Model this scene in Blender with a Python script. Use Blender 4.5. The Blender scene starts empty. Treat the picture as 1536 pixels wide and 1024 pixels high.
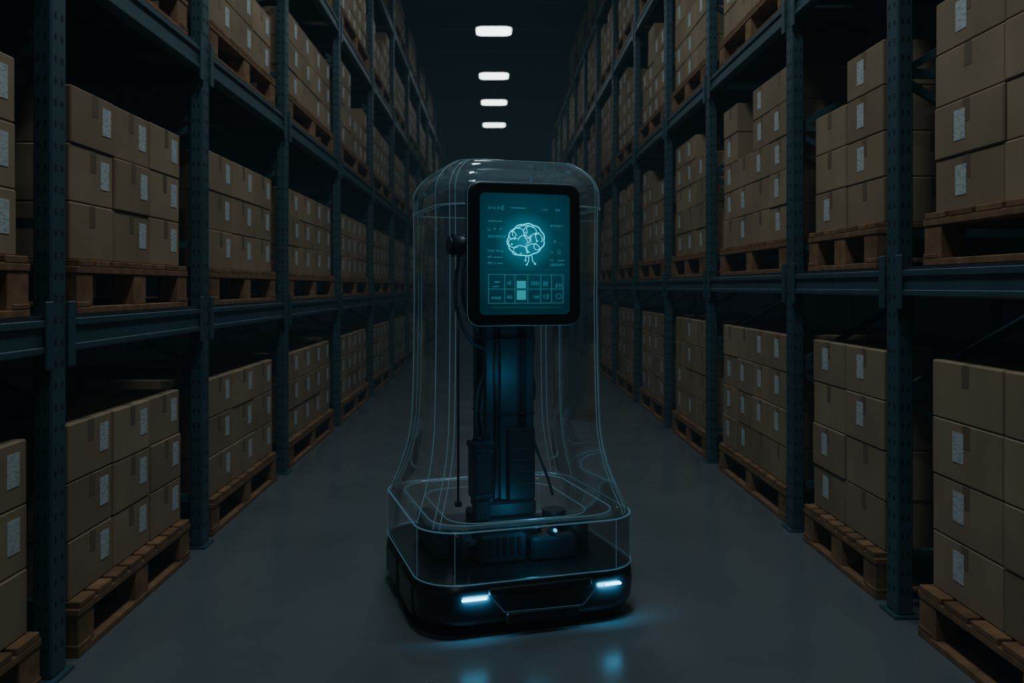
import bpy, math, random
from mathutils import Vector
random.seed(7)
S = bpy.context.scene
COL = S.collection

# ---------------------------------------------------------------- materials
def new_mat(name):
    m = bpy.data.materials.new(name); m.use_nodes = True
    nt = m.node_tree
    for n in list(nt.nodes): nt.nodes.remove(n)
    out = nt.nodes.new('ShaderNodeOutputMaterial')
    return m, nt, out
def N(nt, t, **kw):
    n = nt.nodes.new(t)
    for k, v in kw.items():
        if k in n.inputs: n.inputs[k].default_value = v
        else: setattr(n, k, v)
    return n
def principled(name, col, rough=.5, metal=0., emis=None, es=0., spec=.5, noise=None, bump=0., island=0., rough_noise=None):
    m, nt, out = new_mat(name)
    p = nt.nodes.new('ShaderNodeBsdfPrincipled')
    nt.links.new(p.outputs[0], out.inputs[0])
    p.inputs['Base Color'].default_value = (*col, 1)
    p.inputs['Roughness'].default_value = rough
    p.inputs['Metallic'].default_value = metal
    p.inputs['Specular IOR Level'].default_value = spec
    if emis:
        p.inputs['Emission Color'].default_value = (*emis, 1)
        p.inputs['Emission Strength'].default_value = es
    tc = nt.nodes.new('ShaderNodeTexCoord')
    cur = None
    if noise:
        sc, amt = noise
        nz = N(nt, 'ShaderNodeTexNoise'); nz.inputs['Scale'].default_value = sc; nz.inputs['Detail'].default_value = 6
        nt.links.new(tc.outputs['Object'], nz.inputs['Vector'])
        mr = nt.nodes.new('ShaderNodeMapRange'); mr.inputs[1].default_value=.3; mr.inputs[2].default_value=.7
        mr.inputs['To Min'].default_value = 1-amt; mr.inputs['To Max'].default_value = 1+amt
        nt.links.new(nz.outputs[0], mr.inputs[0]); cur = mr.outputs[0]
        if bump:
            b = nt.nodes.new('ShaderNodeBump'); b.inputs['Strength'].default_value = bump; b.inputs['Distance'].default_value=.01
            nt.links.new(nz.outputs[0], b.inputs['Height']); nt.links.new(b.outputs[0], p.inputs['Normal'])
    if island:
        g = nt.nodes.new('ShaderNodeNewGeometry')
        mr2 = nt.nodes.new('ShaderNodeMapRange')
        mr2.inputs['To Min'].default_value = 1-island; mr2.inputs['To Max'].default_value = 1+island
        nt.links.new(g.outputs['Random Per Island'], mr2.inputs[0])
        if cur:
            mu = nt.nodes.new('ShaderNodeMath'); mu.operation='MULTIPLY'
            nt.links.new(cur, mu.inputs[0]); nt.links.new(mr2.outputs[0], mu.inputs[1]); cur = mu.outputs[0]
        else: cur = mr2.outputs[0]
    if cur:
        vm = nt.nodes.new('ShaderNodeVectorMath'); vm.operation='SCALE'
        vm.inputs[0].default_value = col
        nt.links.new(cur, vm.inputs['Scale']); nt.links.new(vm.outputs[0], p.inputs['Base Color'])
    if rough_noise:
        sc, lo, hi = rough_noise
        nz = N(nt, 'ShaderNodeTexNoise'); nz.inputs['Scale'].default_value = sc; nz.inputs['Detail'].default_value = 5
        nt.links.new(tc.outputs['Object'], nz.inputs['Vector'])
        mr = nt.nodes.new('ShaderNodeMapRange'); mr.inputs[1].default_value=.3; mr.inputs[2].default_value=.7
        mr.inputs['To Min'].default_value = lo; mr.inputs['To Max'].default_value = hi
        nt.links.new(nz.outputs[0], mr.inputs[0]); nt.links.new(mr.outputs[0], p.inputs['Roughness'])
    return m
def emission(name, col, st):
    m, nt, out = new_mat(name)
    e = nt.nodes.new('ShaderNodeEmission'); e.inputs[0].default_value=(*col,1); e.inputs[1].default_value=st
    nt.links.new(e.outputs[0], out.inputs[0]); return m

M_card = principled('cardboard', (.31,.220,.135), .85, noise=(3.5,.12), island=.14, spec=.15)
M_tape = principled('packing_tape', (.19,.13,.08), .5)
M_wood = principled('pallet_wood', (.24,.127,.060), .8, noise=(14,.28), island=.25, bump=.3, spec=.2)
M_steel = principled('rack_paint', (.036,.090,.108), .45, metal=.1, noise=(5,.15))
M_slot_shade = principled('slot_shade', (.006,.009,.01), .9)  # near-black plates paint the shade inside the post slots
M_deck = principled('rack_deck', (.02,.03,.034), .7, noise=(4,.2))
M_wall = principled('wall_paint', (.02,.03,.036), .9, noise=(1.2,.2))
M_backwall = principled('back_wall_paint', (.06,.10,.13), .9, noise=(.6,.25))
M_ceil = principled('ceiling_paint', (.05,.07,.08), .9, noise=(1,.2))
M_floor = principled('polished_concrete', (.118,.140,.150), .26, noise=(1.6,.10), spec=.6, rough_noise=(2.3,.18,.28))
M_lamp = emission('lamp_panel', (.88,.96,1.0), 8)
M_lampcase = principled('lamp_case', (.12,.13,.14), .5)
# label with printed lines
def label_mat():
    m, nt, out = new_mat('shipping_label')
    p = nt.nodes.new('ShaderNodeBsdfPrincipled'); p.inputs['Roughness'].default_value=.6
    tc = nt.nodes.new('ShaderNodeTexCoord')
    mp = nt.nodes.new('ShaderNodeMapping'); mp.inputs['Scale'].default_value=(0,30,170)
    nz = nt.nodes.new('ShaderNodeTexNoise'); nz.inputs['Scale'].default_value=1; nz.inputs['Detail'].default_value=0
    cr = nt.nodes.new('ShaderNodeValToRGB')
    cr.color_ramp.elements[0].position=.50; cr.color_ramp.elements[0].color=(.56,.61,.61,1)
    cr.color_ramp.elements[1].position=.62; cr.color_ramp.elements[1].color=(.40,.43,.43,1)
    nt.links.new(tc.outputs['Object'], mp.inputs[0]); nt.links.new(mp.outputs[0], nz.inputs['Vector'])
    nt.links.new(nz.outputs[0], cr.inputs[0]); nt.links.new(cr.outputs[0], p.inputs['Base Color'])
    nt.links.new(p.outputs[0], out.inputs[0]); return m
M_label = label_mat()
def shell_mat(name, tint, base, milk=0., k=.65):
    m, nt, out = new_mat(name)
    t = nt.nodes.new('ShaderNodeBsdfTransparent'); t.inputs[0].default_value=(*tint,1)
    g = nt.nodes.new('ShaderNodeBsdfGlossy'); g.inputs['Roughness'].default_value=.08; g.inputs[0].default_value=(.85,.96,1,1)
    d = nt.nodes.new('ShaderNodeBsdfDiffuse'); d.inputs[0].default_value=(.55,.72,.80,1)
    m0 = nt.nodes.new('ShaderNodeMixShader'); m0.inputs[0].default_value=milk
    nt.links.new(t.outputs[0], m0.inputs[1]); nt.links.new(d.outputs[0], m0.inputs[2])
    fr = nt.nodes.new('ShaderNodeFresnel'); fr.inputs['IOR'].default_value=base
    mu = nt.nodes.new('ShaderNodeMath'); mu.operation='MULTIPLY'; mu.inputs[1].default_value=k
    nt.links.new(fr.outputs[0], mu.inputs[0])
    mx = nt.nodes.new('ShaderNodeMixShader')
    nt.links.new(mu.outputs[0], mx.inputs[0]); nt.links.new(m0.outputs[0], mx.inputs[1]); nt.links.new(g.outputs[0], mx.inputs[2])
    nt.links.new(mx.outputs[0], out.inputs[0]); return m
M_shell = shell_mat('clear_polycarbonate', (.985,.993,.996), 1.45, .022, .6)
M_cap = shell_mat('smoked_polycarbonate', (.86,.90,.92), 1.6, .10, .85)
M_edge_glow = principled('edge_highlight', (.14,.25,.29), .2, emis=(.22,.50,.62), es=.12)  # emission paints the highlights along clear edges and seams
M_edge_glow2 = principled('edge_highlight_bright', (.14,.28,.33), .2, emis=(.15,.50,.70), es=.13)  # stronger painted highlight for rings and bezel rim
M_black = principled('black_plastic', (.010,.013,.016), .32)
M_black2 = principled('black_rubber', (.006,.007,.008), .7)
M_metal = principled('dark_blue_metal', (.045,.10,.13), .42, metal=.4, noise=(8,.2))
M_metal2 = principled('darker_metal', (.028,.055,.07), .42, metal=.4)
M_led = emission('headlight', (.10,.62,1.0), 11)
M_led2 = emission('status_led', (.05,.50,1.0), 2)
M_line = emission('accent_line', (.10,.45,.65), .14)
M_uiB = emission('ui_bright', (.02,.52,.62), .65)
M_brain = emission('ui_brain', (.0,.60,.82), 2.6)
M_ui = emission('ui_text', (.02,.42,.50), .55)
M_uiD = emission('ui_dim', (.02,.30,.36), .30)
def screen_mat():
    m, nt, out = new_mat('display_screen')
    tc = nt.nodes.new('ShaderNodeTexCoord')
    mp = nt.nodes.new('ShaderNodeMapping'); mp.inputs['Location'].default_value=(0,0,-.050); mp.inputs['Scale'].default_value=(1,0,1)
    ln = nt.nodes.new('ShaderNodeVectorMath'); ln.operation='LENGTH'
    cr = nt.nodes.new('ShaderNodeValToRGB')
    e = cr.color_ramp.elements
    e[0].position=0; e[0].color=(.001,.24,.33,1)
    e[1].position=.30; e[1].color=(.001,.022,.034,1)
    x = e.new(.12); x.color=(.001,.050,.074,1)
    x = e.new(.07); x.color=(.001,.125,.18,1)
    em = nt.nodes.new('ShaderNodeEmission'); em.inputs[1].default_value=1.0
    gl = nt.nodes.new('ShaderNodeBsdfGlossy'); gl.inputs['Roughness'].default_value=.15; gl.inputs[0].default_value=(.02,.02,.02,1)
    ad = nt.nodes.new('ShaderNodeAddShader')
    nt.links.new(tc.outputs['Object'], mp.inputs[0]); nt.links.new(mp.outputs[0], ln.inputs[0])
    nt.links.new(ln.outputs['Value'], cr.inputs[0]); nt.links.new(cr.outputs[0], em.inputs[0])
    nt.links.new(em.outputs[0], ad.inputs[0]); nt.links.new(gl.outputs[0], ad.inputs[1])
    nt.links.new(ad.outputs[0], out.inputs[0]); return m
M_screen = screen_mat()

# ---------------------------------------------------------------- mesh builder
class MB:
    def __init__(s): s.v=[]; s.f=[]; s.m=[]; s.mats=[]; s.sm=[]
    def mi(s, mat):
        if mat not in s.mats: s.mats.append(mat)
        return s.mats.index(mat)
    def face(s, idx, mat, smooth=False):
        s.f.append(idx); s.m.append(s.mi(mat)); s.sm.append(smooth)
    def box(s, lo, hi, mat, c=0.):
        x0,y0,z0=[min(a,b) for a,b in zip(lo,hi)]; x1,y1,z1=[max(a,b) for a,b in zip(lo,hi)]
        b=len(s.v)
        if c<=0:
            s.v += [(x0,y0,z0),(x1,y0,z0),(x1,y1,z0),(x0,y1,z0),(x0,y0,z1),(x1,y0,z1),(x1,y1,z1),(x0,y1,z1)]
            for q in ((3,2,1,0),(4,5,6,7),(0,1,5,4),(1,2,6,5),(2,3,7,6),(3,0,4,7)): s.face([b+i for i in q],mat)
            return
        L=((x0,x1),(y0,y1),(z0,z1)); idx={}
        for sx in (0,1):
            for sy in (0,1):
                for sz in (0,1):
                    sg=(sx,sy,sz)
                    for ax in range(3):
                        p=[]
                        for k in range(3):
                            val=L[k][sg[k]]
                            if k!=ax: val += c if sg[k]==0 else -c
                            p.append(val)
                        idx[(sg,ax)]=len(s.v); s.v.append(tuple(p))
        cx=Vector(((x0+x1)/2,(y0+y1)/2,(z0+z1)/2))
        def add(q):
            pts=[Vector(s.v[i]) for i in q]
            n=(pts[1]-pts[0]).cross(pts[2]-pts[0])
            ce=sum(pts,Vector())/len(pts)
            if n.dot(ce-cx)<0: q=q[::-1]
            s.face(q,mat)
        for ax in range(3):
            o=[k for k in range(3) if k!=ax]
            for sd in (0,1):
                q=[]
                for a,bb in ((0,0),(1,0),(1,1),(0,1)):
                    sg=[0,0,0]; sg[ax]=sd; sg[o[0]]=a; sg[o[1]]=bb
                    q.append(idx[(tuple(sg),ax)])
                add(q)
        for ax in range(3):       # edges along ax
            o=[k for k in range(3) if k!=ax]
            for a in (0,1):
                for bb in (0,1):
                    s0=[0,0,0]; s0[o[0]]=a; s0[o[1]]=bb; s1=list(s0); s1[ax]=1
                    add([idx[(tuple(s0),o[0])],idx[(tuple(s1),o[0])],idx[(tuple(s1),o[1])],idx[(tuple(s0),o[1])]])
        for sx in (0,1):
            for sy in (0,1):
                for sz in (0,1):
                    add([idx[((sx,sy,sz),k)] for k in range(3)])
    def bar(s, p0, p1, w, mat):
        p0=Vector(p0); p1=Vector(p1); d=(p1-p0).normalized()
        u=d.cross(Vector((0,1,0)));
        if u.length<.1: u=d.cross(Vector((1,0,0)))
        u.normalize(); v=d.cross(u); b=len(s.v); h=w/2
        for p in (p0,p1):
            for a,c in ((-1,-1),(1,-1),(1,1),(-1,1)): s.v.append(tuple(p+u*a*h+v*c*h))
        for i in range(4):
            j=(i+1)%4; s.face([b+i,b+j,b+4+j,b+4+i],mat)
        s.face([b+3,b+2,b+1,b],mat); s.face([b+4,b+5,b+6,b+7],mat)
    def loft(s, secs, mat, smooth=True, cap0=False, cap1=False):
        b=len(s.v); n=len(secs[0])
        for sec in secs: s.v += [tuple(p) for p in sec]
        for i in range(len(secs)-1):
            for j in range(n):
                k=(j+1)%n
                s.face([b+i*n+j,b+i*n+k,b+(i+1)*n+k,b+(i+1)*n+j],mat,smooth)
        if cap0: s.face([b+j for j in range(n)][::-1],mat)
        if cap1: s.face([b+(len(secs)-1)*n+j for j in range(n)],mat)
    def cyl(s, c0, c1, r, mat, n=20, r1=None):
        c0=Vector(c0); c1=Vector(c1); d=(c1-c0).normalized()
        u=d.orthogonal().normalized(); v=d.cross(u); r1=r if r1 is None else r1
        A=[c0+(u*math.cos(t)+v*math.sin(t))*r for t in [2*math.pi*i/n for i in range(n)]]
        B=[c1+(u*math.cos(t)+v*math.sin(t))*r1 for t in [2*math.pi*i/n for i in range(n)]]
        s.loft([A,B],mat,True,True,True)
    def obj(s, name, loc=(0,0,0), parent=None, bevel=0):
        me=bpy.data.meshes.new(name); me.from_pydata(s.v,[],s.f)
        for m in s.mats: me.materials.append(m)
        me.polygons.foreach_set('material_index', s.m)
        me.polygons.foreach_set('use_smooth', s.sm)
        me.update()
        o=bpy.data.objects.new(name,me); COL.objects.link(o); o.location=loc
        if parent: o.parent=parent
        if bevel:
            bm=o.modifiers.new('bevel','BEVEL'); bm.width=bevel; bm.segments=3; bm.limit_method='ANGLE'
        return o
def tube(name, pts, r, mat, parent, cyclic=False, smooth=False):
    cu=bpy.data.curves.new(name,'CURVE'); cu.dimensions='3D'; cu.bevel_depth=r; cu.bevel_resolution=2
    multi = pts if isinstance(pts[0][0],(list,tuple,Vector)) else [pts]
    for P in multi:
        if smooth:
            sp=cu.splines.new('BEZIER'); sp.bezier_points.add(len(P)-1)
            for bp,p in zip(sp.bezier_points,P):
                bp.co=p; bp.handle_left_type=bp.handle_right_type='AUTO'
        else:
            sp=cu.splines.new('POLY'); sp.points.add(len(P)-1)
            for bp,p in zip(sp.points,P): bp.co=(*p,1)
        sp.use_cyclic_u=cyclic
    cu.materials.append(mat)
    o=bpy.data.objects.new(name,cu); COL.objects.link(o)
    if parent: o.parent=parent
    return o

# ---------------------------------------------------------------- room
XW_L, XW_R, Y0, Y1, HC = -2.95, 3.1, -3.2, 29., 7.0
def slab(name, lo, hi, mat):
    mb=MB(); mb.box(lo,hi,mat); return mb.obj(name)
slab('floor',(XW_L,Y0,-.1),(XW_R,Y1,0),M_floor)
slab('wall_left',(XW_L-.1,Y0,0),(XW_L,Y1,HC),M_wall)
slab('wall_right',(XW_R,Y0,0),(XW_R+.1,Y1,HC),M_wall)
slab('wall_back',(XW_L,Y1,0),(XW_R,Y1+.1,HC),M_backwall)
slab('wall_front',(XW_L,Y0-.1,0),(XW_R,Y0,HC),M_wall)
slab('ceiling',(XW_L,Y0,HC),(XW_R,Y1,HC+.1),M_ceil)
mb=MB()
y=1.
while y<28.5:
    mb.box((XW_L,y-.06,HC-.32),(XW_R,y+.06,HC-.28),M_ceil); mb.box((XW_L,y-.012,HC-.28),(XW_R,y+.012,HC),M_ceil)
    y+=1.65
mb.obj('ceiling_beams')

# ---------------------------------------------------------------- racks
DEPTH=1.12; PW=.065; PY=.10
def build_rack(side, X, posts, levels):
    mb=MB(); s=side
    xf0=X-PW/2; xf1=X+PW/2; xr0=X+DEPTH-PW; xr1=X+DEPTH; top=6.2
    for d in posts:
        for a,b in ((xf0,xf1),(xr0,xr1)):
            mb.box((s*a,d-PY/2,.012),(s*b,d+PY/2,top),M_steel,.006)
            mb.box((s*(a-.02),d-PY/2-.02,0),(s*(b+.02),d+PY/2+.02,.012),M_steel)
        # dark plates for slot shade, front post: aisle face and both bay faces
        z=.1
        while z<top-.1:
            for dy in (-.022,.022):
                mb.box((s*(xf0-.0012),d+dy-.005,z),(s*xf0,d+dy+.005,z+.020),M_slot_shade)
            for dx in (.020,.045):
                mb.box((s*(xf0+dx-.004),d-PY/2-.0012,z),(s*(xf0+dx+.004),d-PY/2,z+.020),M_slot_shade)
            z+=.075
        # bracing
        z=.25; k=0
        while z<top-.6:
            mb.bar((s*xf1,d,z),(s*xr0,d,z),.035,M_steel)
            mb.bar((s*xf1,d,z+(0.02 if k%2 else .62)),(s*xr0,d,z+(.62 if k%2 else .02)),.03,M_steel)
            z+=.66; k+=1
    for (zb,zt) in levels:
        for i in range(len(posts)-1):
            a=posts[i]+PY/2; b=posts[i+1]-PY/2
            for (p,q) in ((xf0+.005,xf1-.008),(xr0+.005,xr1-.005)):
                mb.box((s*p,a,zb),(s*q,b,zt-.02),M_steel,.005)
            mb.box((s*(xf0-.004),a,zt-.038),(s*(xf0+.005),b,zt-.012),M_steel,.003)
            mb.box((s*(xf0-.004),a,zb+.004),(s*(xf0+.005),b,zb+.028),M_steel,.003)
            for yy in (a,b-.05):   # end connectors
                mb.box((s*(xf0-.010),yy,zb-.05),(s*xf0,yy+.05,zt+.05),M_steel,.003)
            mb.box((s*(xf0+.005),a,zt-.02),(s*(xr1-.005),b,zt),M_deck)
            n=3
            for k in range(n):
                yy=a+(b-a)*(k+.5)/n
                mb.box((s*(xf1),yy-.03,zb+.02),(s*xr0,yy+.03,zt-.02),M_deck)
    return mb.obj('pallet_rack')
XL, XR = 1.54, 1.674
PL=[-2.9,-1.6,-.1,1.4,2.93,4.42,6.15,8.25,10.5,12.7,14.9,17.1,19.3,21.5,23.7,25.9]
PR=[-2.9,-1.4,.15,1.75,3.5,4.72,6.54,8.15,9.95,11.8,13.7,15.6,17.5,19.4,21.3,23.2,25.1]
LL=[(1.12,1.25),(2.46,2.59),(3.80,3.93),(5.12,5.25)]
LR=[(1.31,1.43),(2.83,2.95),(4.30,4.42),(5.6,5.72)]
build_rack(-1,XL,PL,LL); build_rack(1,XR,PR,LR)

PH=.20
def pallet(side, X, y0, y1, z):
    mb=MB(); s=side; D=1.0; L=y1-y0
    nb=8; bw=L/nb
    for i in range(nb):
        mb.box((0,i*bw+.012,PH-.024),(s*D,(i+1)*bw-.012,PH),M_wood,.003)
    for x0 in (0,D/2-.05,D-.1):
        mb.box((s*x0,0,PH-.050),(s*(x0+.1),L,PH-.024),M_wood,.003)
        mb.box((s*x0,0,0),(s*(x0+.1),L,.026),M_wood,.003)
        for yy in (0,L/2-.065,L-.13):
            mb.box((s*(x0+.004),yy+.003,.026),(s*(x0+.096),yy+.127,PH-.050),M_wood,.003)
    for yy in (0,L-.1): mb.box((0,yy,.0262),(s*D,yy+.1,.045),M_wood,.003)
    return mb.obj('wooden_pallet',(s*(X+random.uniform(-.012,.012)),y0,z))
def stack(side, X, y0, y1, z, heights, bh, lab=True):
    mb=MB(); s=side; n=len(heights); w=(y1-y0)/n; nd=2; dd=.46; g=.004
    for d in range(nd):
        for i,h in enumerate(heights):
            for r in range(h):
                jy=random.uniform(-.003,.003); jx=random.uniform(0,.008)
                a=i*w+g+jy; b=(i+1)*w-g+jy
                x0=.02+d*dd+jx; x1=.02+(d+1)*dd-g+jx
                z0=r*bh+(.0005 if r==0 else 0.001); z1=(r+1)*bh-.001
                mb.box((s*x0,a,z0),(s*x1,b,z1),M_card,.005)
                ym=(a+b)/2+random.uniform(-.01,.01); xm=(x0+x1)/2
                if d==0:
                    mb.box((s*(x0-.001),ym-.022,z1-.085),(s*x0,ym+.022,z1-.004),M_tape)
                    u=.80 if s<0 else .62
                    if lab and random.random()<(.95 if s<0 else .62):
                        yc=a+(b-a)*u; lw=.036; 
                        if s>0: yc=a+(b-a)*(.60)
                        mb.box((s*(x0-.0016),yc-lw,z1-.145),(s*(x0-.0002),yc+lw,z1-.035),M_label)
                if i==0 or heights[i-1]<=r:
                    mb.box((s*(xm-.022),a-.001,z1-.085),(s*(xm+.022),a,z1-.004),M_tape)
                if r==h-1:
                    mb.box((s*x0+s*.006,ym-.022,z1),(s*x1-s*.006,ym+.022,z1+.001),M_tape)
    return mb.obj('cardboard_box_stack',(s*X,y0,z))
# overrides: (side, bay index, level) -> column heights
OV={(-1,5,2):[2,2,2,2][:4],(1,3,1):[5,5,4],(1,4,1):[4,3],(1,5,1):[5,5,3,5],(1,6,1):[4,5,5],
    (1,5,2):[5,5,4,3],(1,4,2):[5,5],(-1,3,2):[3,3,3]}
for side,X,posts,levs in ((-1,XL-.02,PL,LL),(1,XR-.02,PR,LR)):
    for i in range(1,len(posts)-1):
        a=posts[i]+.14; b=posts[i+1]-.25
        if side<0 and i==3: b+=.12
        n=max(2,int(round((b-a)/.40)))
        for lv in range(-1,len(levs)):
            z=0 if lv<0 else levs[lv][1]
            key=(side,i,lv+1)
            aa,bb=a+random.uniform(-.02,.03),b+random.uniform(-.03,.04)
            if side<0:
                hs=[3]*n; bh=.215
                if lv>=1 and random.random()<.4: hs=[random.choice([2,3,4]) for _ in range(n)]
            else:
                hs=[4]*n; bh=.218 if lv<0 else .20
                if lv>=0: hs=[random.choice([3,4,5,5]) for _ in range(n)]
            if key in OV:
                hs=OV[key]
                if len(hs)!=n: hs=(hs*3)[:n]
            if lv==len(levs)-1: hs=[min(h,3) for h in hs]
            if lv==len(levs)-1 and random.random()<.3: continue
            pallet(side,X,aa,bb,z)
            stack(side,X+.012,aa+.015,bb-.015,z+PH,hs,bh)

# ---------------------------------------------------------------- ceiling lamps
def rr(a, b, r, n=8):
    pts=[]
    for cx,cy,t0 in ((a-r,b-r,0),(-(a-r),b-r,90),(-(a-r),-(b-r),180),(a-r,-(b-r),270)):
        for i in range(n+1):
            t=math.radians(t0+90*i/n); pts.append((cx+r*math.cos(t),cy+r*math.sin(t)))
    return pts
ZL=6.0
for yy,pw in ((-1.,17),(2.6,67),(5.9,44),(9.1,14),(12.3,5),(15.5,4),(18.8,4),(21.5,4),(24.5,8)):
    e=bpy.data.objects.new('ceiling_lamp',None); COL.objects.link(e); e.location=(-.015,yy,ZL)
    mb=MB(); P=rr(.32,.20,.13)
    mb.loft([[(x,y,0) for x,y in P],[(x,y,.05) for x,y in P]],M_lamp,True,True,False); mb.obj('diffuser',parent=e)
    mb=MB(); P=rr(.34,.22,.14)
    mb.loft([[(x,y,.051) for x,y in P],[(x,y,.10) for x,y in P]],M_lampcase,True,True,True)
    for x in (-.2,.2): mb.cyl((x,0,.1),(x,0,HC-ZL-.001),.006,M_lampcase,8)
    mb.obj('housing',parent=e)
    l=bpy.data.lights.new('lamp_light','AREA'); l.shape='RECTANGLE'; l.size=.6; l.size_y=.4; l.energy=pw; l.color=(.77,.93,1.0)
    lo=bpy.data.objects.new('lamp_light',l); COL.objects.link(lo); lo.parent=e; lo.location=(0,0,-.01)

# ---------------------------------------------------------------- robot
RB=bpy.data.objects.new('delivery_robot',None); COL.objects.link(RB)
RB.location=(.036,3.75,0); RB.rotation_euler=(0,0,math.radians(17)); RB.scale=(1.02,1.02,1.0)
def sec(a,r,z,n=10): return [(x,y,z) for x,y in rr(a,a,r,n)]
# base
mb=MB()
mb.loft([sec(.40,.14,.035),sec(.438,.16,.05),sec(.452,.165,.08),sec(.456,.168,.15),sec(.450,.165,.205),sec(.43,.155,.212)],M_black,True,True,True)
mb.obj('base_body',parent=RB)
mb=MB()
for sx in (-1,1):
    for sy in (-.24,.24):
        mb.cyl((sx*.33,sy,.05),(sx*.39,sy,.05),.05,M_black2,24)
mb.obj('wheels',parent=RB)
mb=MB()   # fender panels on the sides and front bumper
for sx in (-1,1):
    for sy in (-.16,.16):
        mb.box((sx*.450,sy-.125,.055),(sx*.461,sy+.125,.175),M_black,.005)
mb.box((-.13,-.464,.05),(.17,-.45,.092),M_black,.006)
mb.box((-.20,-.462,.165),(.22,-.45,.195),M_black,.006)
mb.obj('bumper_panels',parent=RB)
mb=MB(); mb.box((-.305,-.463,.153),(-.208,-.452,.162),M_led,.003); mb.obj('headlight_1',parent=RB)
mb=MB(); mb.box((.275,-.463,.155),(.345,-.436,.164),M_led,.003); mb.obj('headlight_2',parent=RB)
for k,x in enumerate((-.25,.30)):
    l=bpy.data.lights.new('headlight_glow','AREA'); l.shape='RECTANGLE'; l.size=.10; l.size_y=.02; l.energy=.65; l.color=(.12,.6,1)
    lo=bpy.data.objects.new('headlight_glow_%d'%(k+1),l); COL.objects.link(lo); lo.parent=RB; lo.location=(x,-.468,.159)
    lo.rotation_euler=(math.radians(70),0,0)
tube('chevron_line',[(-.19,-.461,.160),(-.14,-.466,.100),(.18,-.466,.094),(.245,-.461,.160)],.0014,M_line,RB)
# lower clear housing
mb=MB()
mb.loft([sec(.446,.165,.21),sec(.452,.168,.24),sec(.452,.168,.395),sec(.445,.165,.418)],M_shell)
mb.loft([sec(.445,.165,.418),sec(.385,.14,.418),sec(.372,.135,.395)],M_shell)
mb.obj('lower_housing',parent=RB)
# upper bell shell
prof=[(.418,.440,.165),(.435,.437,.163),(.46,.428,.16),(.50,.413,.157),(.55,.397,.153),(.61,.380,.15),(.68,.366,.148),(.76,.357,.147),(.86,.353,.146),(1.0,.350,.145),(1.3,.347,.145),(1.72,.347,.145)]
mb=MB(); mb.loft([sec(a,r,z) for z,a,r in prof],M_shell)
mb.obj('upper_shell',parent=RB)
mb=MB(); secs=[sec(.353,.147,1.68)]
for i in range(0,10):
    t=math.radians(10*i); q=1-math.cos(t)
    secs.append(sec(.353-.17*q,.147-.09*q,1.73+.15*math.sin(t)))
secs.append(sec(.09,.04,1.887))
mb.loft(secs,M_cap,True,False,True)
secs=[sec(.325,.13,1.68)]
for i in range(0,10):
    t=math.radians(10*i); q=1-math.cos(t)
    secs.append(sec(.325-.16*q,.13-.08*q,1.71+.135*math.sin(t)))
mb.loft(secs,M_cap,True,False,True)
mb.obj('top_cap',parent=RB)
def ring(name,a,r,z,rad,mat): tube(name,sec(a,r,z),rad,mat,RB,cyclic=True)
ring('base_ring_glow',.452,.167,.213,.0024,M_edge_glow2)
ring('deck_ring_glow',.449,.166,.412,.0032,M_edge_glow2)
ring('deck_inner_ring_glow',.383,.14,.418,.003,M_edge_glow)
ring('tray_ring_glow',.30,.12,.40,.0025,M_edge_glow)
ring('cap_ring_glow',.354,.147,1.68,.0016,M_edge_glow)
ring('cap_inner_ring_glow',.327,.13,1.68,.0014,M_edge_glow)
ring('cap_top_ring_glow',.26,.085,1.868,.0016,M_edge_glow)
# vertical seams, self-lit as edge highlights: follow profile around each corner arc
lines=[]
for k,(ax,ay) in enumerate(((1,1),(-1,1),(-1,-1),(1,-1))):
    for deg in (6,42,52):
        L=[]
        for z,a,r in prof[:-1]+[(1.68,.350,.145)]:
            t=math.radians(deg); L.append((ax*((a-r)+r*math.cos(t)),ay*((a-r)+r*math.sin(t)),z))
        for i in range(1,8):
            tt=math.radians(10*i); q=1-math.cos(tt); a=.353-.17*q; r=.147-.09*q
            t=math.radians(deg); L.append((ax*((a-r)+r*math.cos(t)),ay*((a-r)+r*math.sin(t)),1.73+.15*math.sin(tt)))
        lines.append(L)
tube('shell_seam_glow',lines,.0018,M_edge_glow,RB)
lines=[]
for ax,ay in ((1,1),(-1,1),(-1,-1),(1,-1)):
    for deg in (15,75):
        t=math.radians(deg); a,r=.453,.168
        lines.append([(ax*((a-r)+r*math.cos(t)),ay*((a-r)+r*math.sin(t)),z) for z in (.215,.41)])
tube('housing_seam_glow',lines,.0012,M_edge_glow,RB)
# column
mb=MB()
mb.box((-.085,-.075,.21),(.085,.10,1.70),M_metal2,.006)
for x in (-.090,.090):
    mb.box((x-.018,-.10,.21),(x+.018,-.06,1.70),M_metal,.005)
    mb.box((x-.014,.06,.21),(x+.014,.11,1.70),M_metal,.005)
mb.box((-.040,-.088,.21),(.040,-.075,1.70),M_metal,.004)
for x in (-.057,.057): mb.box((x-.004,-.082,.21),(x+.004,-.075,1.70),M_black,.001)
for z in (.80,1.12): mb.box((-.112,-.106,z),(.112,.115,z+.008),M_metal2,.002)
mb.box((-.135,-.125,.21),(.135,.13,.36),M_metal2,.012)
mb.box((-.115,-.115,.36),(.115,.12,.43),M_metal2,.012)
mb.box((-.01,-.112,.43),(.110,-.095,.74),M_metal2,.006)
for i in range(4): mb.box((.005,-.115,.50+i*.05),(.095,-.111,.506+i*.05),M_metal,.001)
mb.box((-.180,-.16,.45),(-.085,-.075,.69),M_metal,.014)
mb.box((-.170,-.166,.48),(-.095,-.158,.65),M_metal2,.006)
mb.box((-.186,-.166,.665),(-.080,-.07,.700),M_metal2,.010)
mb.box((-.165,-.145,.36),(-.10,-.09,.45),M_metal2,.006)
mb.cyl((-.15,-.13,.700),(-.15,-.13,.72),.020,M_metal2)
mb.obj('lift_column',parent=RB)
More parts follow.
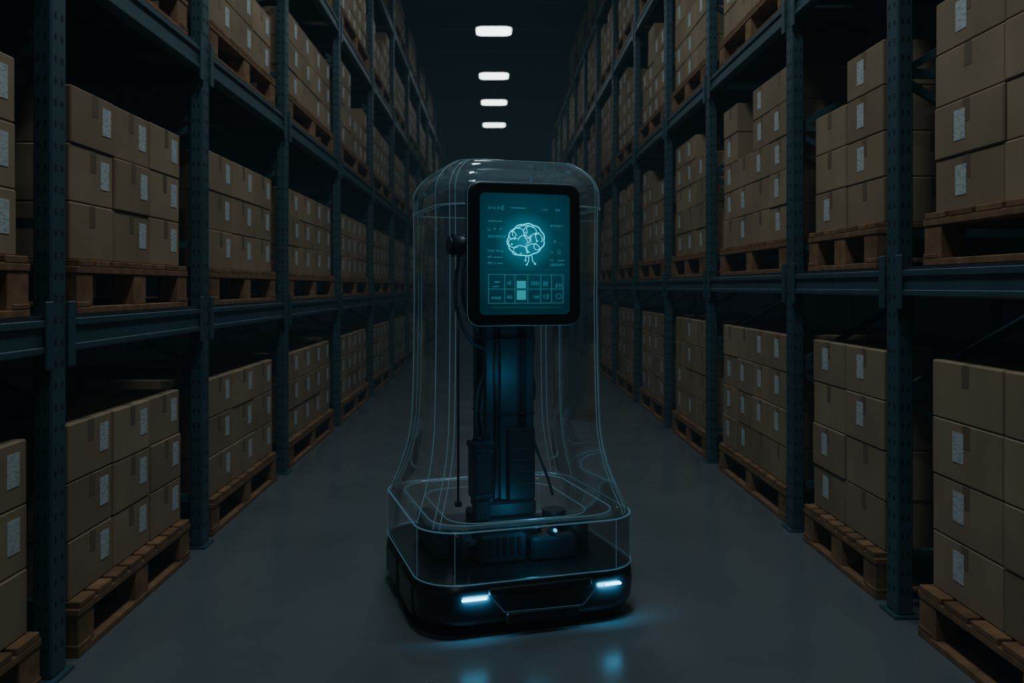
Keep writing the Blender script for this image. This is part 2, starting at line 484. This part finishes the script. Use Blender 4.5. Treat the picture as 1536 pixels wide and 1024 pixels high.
mb=MB()
mb.cyl((-.205,-.02,.40),(-.205,-.02,1.28),.0050,M_black,12)
mb.cyl((-.205,-.02,.40),(-.205,-.02,.42),.015,M_metal2,16)
mb.obj('guide_rod',parent=RB)
tube('cables',[[(-.105,-.06,.97),(-.13,-.08,.92),(-.155,-.12,.83),(-.15,-.13,.71)],
               [(-.105,-.05,.93),(-.115,-.08,.88),(-.13,-.11,.80),(-.12,-.13,.70)],
               [(.115,-.02,1.25),(.128,-.04,1.12),(.118,-.04,1.0),(.135,-.03,.88),(.115,-.02,.80)],
               [(.11,-.05,.72),(.14,-.06,.62),(.19,-.05,.50),(.22,-.03,.42)]],.006,M_metal,RB,smooth=True)
# base internals
mb=MB()
mb.box((-.26,-.20,.212),(.20,.24,.30),M_black,.02)
mb.box((-.18,-.26,.212),(.02,-.20,.335),M_metal2,.012)
mb.box((.04,-.27,.212),(.24,-.20,.31),M_metal2,.012)
mb.box((-.34,-.16,.212),(-.27,.2,.35),M_metal2,.014)
mb.cyl((.29,-.12,.212),(.29,-.12,.33),.055,M_metal2,28)
mb.cyl((.29,.14,.212),(.29,.14,.31),.055,M_metal2,28)
mb.cyl((-.235,-.22,.212),(-.235,-.22,.36),.022,M_metal2,20)
for i in range(6): mb.box((-.17+i*.03,-.262,.25),(-.155+i*.03,-.259,.32),M_black)
mb.obj('drive_unit',parent=RB)
mb=MB(); mb.cyl((.14,-.274,.335),(.14,-.262,.335),.007,M_led2,16); mb.cyl((.14,-.262,.335),(.14,-.20,.305),.012,M_metal2,16); mb.obj('status_led',parent=RB)
l=bpy.data.lights.new('led_light','POINT'); l.energy=.45; l.color=(.1,.6,1); l.shadow_soft_size=.02
lo=bpy.data.objects.new('led_light',l); COL.objects.link(lo); lo.parent=RB; lo.location=(.04,-.33,.37)
l=bpy.data.lights.new('column_fill','POINT'); l.energy=.36; l.color=(.15,.6,1); l.shadow_soft_size=.06  # added fill inside the shell, no fixture; brightens the column
lo=bpy.data.objects.new('column_fill',l); COL.objects.link(lo); lo.parent=RB; lo.location=(.02,-.30,.95)
# head housing + screen
HD=bpy.data.objects.new('screen_head',None); COL.objects.link(HD); HD.parent=RB; HD.location=(-.043,0,0)
def rrz(a,b,r,y,cz,cx=0,n=8): return [(cx+x,y,cz+z) for x,z in rr(a,b,r,n)]
SX, SZ = .0, 1.478
HW, HH = .228, .280
mb=MB()
mb.loft([rrz(HW-.008,HH-.008,.042,-.425,SZ),rrz(HW-.001,HH-.001,.048,-.421,SZ),rrz(HW,HH,.05,-.415,SZ),rrz(HW,HH,.05,-.385,SZ),rrz(HW-.02,HH-.02,.05,-.372,SZ)],M_black,True,True,True)
mb.obj('screen_bezel',parent=HD)
tube('bezel_rim_glow',rrz(HW,HH,.05,-.414,SZ),.0018,M_edge_glow2,HD,cyclic=True)
tube('bezel_rim_back_glow',rrz(HW-.004,HH-.004,.05,-.384,SZ),.0016,M_edge_glow,HD,cyclic=True)
mb=MB()
mb.loft([rrz(.19,.24,.06,-.372,SZ),rrz(.18,.23,.06,-.30,SZ),rrz(.12,.16,.05,-.22,SZ,.02),rrz(.10,.13,.04,-.09,SZ,.04)],M_metal2,True,True,True)
mb.cyl((-.26,-.30,1.515),(-.17,-.30,1.515),.045,M_metal2,28)
mb.cyl((-.275,-.30,1.515),(-.26,-.30,1.515),.036,M_metal2,28,)
mb.obj('screen_mount',parent=HD)
tube('mount_cables',[[(-.235,-.31,1.47),(-.25,-.32,1.36),(-.24,-.32,1.24),(-.19,-.28,1.15),(-.07,-.12,1.08)],
                     [(-.215,-.33,1.50),(-.228,-.345,1.38),(-.215,-.33,1.27),(-.15,-.28,1.17)]],.007,M_metal,HD,smooth=True)
mb=MB(); W2,H2=.183,.237
P=[(x,-.4262,z) for x,z in rr(W2,H2,.02)]
b=len(mb.v); mb.v+=P; mb.face(list(range(len(P))),M_screen)
mb.obj('display',loc=(0,0,SZ),parent=HD)
# UI, display pixel frame: 716..855 x 291..470 in the photo -> metres
def U(px): return (px-785.5)*(2*W2/139.)
def V(py): return SZ+(380.5-py)*(2*H2/179.)
ui={}
def rect(x0,y0,x1,y1,mat,dy=0):
    mb=ui.setdefault(mat.name,(MB(),mat))[0]
    mb.box((U(x0),-.4275-dy,V(y0)),(U(x1),-.4265-dy,V(y1)),mat)
def text(x0,y,w,h,mat,sz=2.2):
    x=x0
    while x<x0+w:
        gl=random.uniform(.9,1.9)
        if random.random()<.85:
            k=random.random()
            if k<.4: rect(x,y-h/2,x+.6,y+h/2,mat); rect(x,y-h/2,x+gl,y-h/2+.55,mat)
            elif k<.75: rect(x,y+h/2-.55,x+gl,y+h/2,mat); rect(x+gl-.6,y-h/2,x+gl,y+h/2,mat)
            else: rect(x,y-.3,x+gl,y+.3,mat); rect(x+gl/2,y-h/2,x+gl/2+.6,y+h/2,mat)
        x+=gl+.7
text(728,313,20,3,M_ui); rect(763,312,786,313,M_ui); text(811,314,8,3,M_ui); text(832,314,9,3,M_ui); rect(750,309,751,317,M_ui)
rect(728,332,750,333,M_ui); text(728,345,3,4,M_ui); text(737,344,11,3,M_ui); text(728,355,26,3.4,M_ui)
text(728,376,24,3,M_ui); text(728,385,5,3,M_ui); rect(736,385,750,386,M_ui); text(728,394,10,3,M_ui); rect(742,394,751,395,M_ui)
text(824,338,20,3,M_ui); rect(824,343,845,343.7,M_uiD); text(829,361,4,4,M_ui); rect(828,363,846,363.7,M_uiD)
text(824,377,6,3,M_ui); text(836,377,3,6,M_ui); text(824,389,5,3,M_ui); rect(836,389,846,390,M_ui); text(824,396,22,3,M_ui)
rect(724,403,845,403.5,M_uiD)
for yy in (411,432,453): rect(729,yy-.35,844,yy+.25,M_ui)
for xx in (729,753.5,769,789,809,826,844): rect(xx-.3,411,xx+.3,453,M_ui)
rect(738,421,746,422.5,M_ui); rect(735,428,744,429,M_ui)
text(757,423,6,5,M_ui); text(757,444,6,5,M_ui); text(734,445,14,4,M_ui)
rect(772,420,786,431,M_uiB); rect(772,434,786,448,M_uiB)
text(794,424,11,6,M_ui); text(794,444,12,4,M_ui); text(813,424,8,7,M_ui); text(813,443,8,7,M_ui); text(832,427,8,6,M_ui)
rect(733,459,842,459.6,M_uiD)
for k,(mb,mat) in ui.items(): mb.obj('display_'+k,parent=HD)
def pl(pts): return [(U(x),-.4285,V(y)) for x,y in pts]
def arc(cx,cy,rx,ry,a0,a1,n=14):
    return [(cx+rx*math.cos(math.radians(a0+(a1-a0)*i/n)),cy+ry*math.sin(math.radians(a0+(a1-a0)*i/n))) for i in range(n+1)]
tube('display_ring',pl(arc(837,443,4,4,0,360)),.0009,M_ui,HD)
# brain
out=[]
cx,cy=786,361
nl=11
for i in range(120):
    t=2*math.pi*i/120
    rx,ry=27.5,24.5
    if math.sin(t)>.2: ry=21
    w=1+.055*abs(math.sin(t*nl/2))
    out.append((cx+rx*w*math.cos(t),cy+ry*w*math.sin(t)-1.5*math.cos(t)))
tube('brain_outline',pl(out),.0018,M_brain,HD,cyclic=True)
sq=[arc(774,350,9,8,150,380),arc(792,347,10,8,170,400),arc(768,364,9,7,60,300),arc(783,360,9,7,180,400),
    arc(802,358,9,9,150,390),arc(777,374,10,6,170,380),arc(797,372,10,7,120,370),arc(788,352,5,5,0,240),
    arc(803,369,5,5,30,260),arc(765,353,5,6,90,330),arc(786,343,12,5,200,340),arc(772,378,7,4,0,180),
    [(786,340),(788,348),(784,355),(789,362),(785,370),(788,378)],[(766,346),(771,352),(768,358)],[(806,348),(800,353),(803,361)],
    [(790,384),(790,391),(787,396)],[(795,383),(796,390),(800,395)],[(786,383),(785,389)]]
tube('brain_folds',[pl(q) for q in sq],.0011,M_brain,HD)
nodes=MB()
for x,y in ((787,396),(800,395),(785,390),(768,358),(803,361),(788,378),(774,342),(801,351),(764,366)):
    nodes.cyl((U(x),-.4305,V(y)),(U(x),-.4275,V(y)),.0030,M_brain,12)
nodes.obj('brain_nodes',parent=HD)

# ---------------------------------------------------------------- world (haze with its own faint glow) + camera
w=bpy.data.worlds.new('world'); S.world=w; w.use_nodes=True
wn=w.node_tree
wn.nodes['Background'].inputs[0].default_value=(.25,.45,.6,1)
wn.nodes['Background'].inputs[1].default_value=.01
ab=wn.nodes.new('ShaderNodeVolumeAbsorption'); ab.inputs['Color'].default_value=(.0,.0,.0,1); ab.inputs['Density'].default_value=.026
em=wn.nodes.new('ShaderNodeEmission'); em.inputs[0].default_value=(.40,.80,1,1); em.inputs[1].default_value=.0008  # emission in the air stands in for light scattered by haze
ad=wn.nodes.new('ShaderNodeAddShader')
wn.links.new(ab.outputs[0],ad.inputs[0]); wn.links.new(em.outputs[0],ad.inputs[1])
wn.links.new(ad.outputs[0],[n for n in wn.nodes if n.type=='OUTPUT_WORLD'][0].inputs['Volume'])
cam=bpy.data.cameras.new('camera'); co=bpy.data.objects.new('camera',cam); COL.objects.link(co)
co.location=(0,0,1.35); co.rotation_euler=(math.radians(90),0,0)
cam.sensor_width=36; cam.lens=1270/1536*36
cam.shift_x=(768-742)/1536; cam.shift_y=-(512-430)/1536
cam.clip_end=100
cam.dof.use_dof=True; cam.dof.focus_distance=3.45; cam.dof.aperture_fstop=3.2
S.camera=co
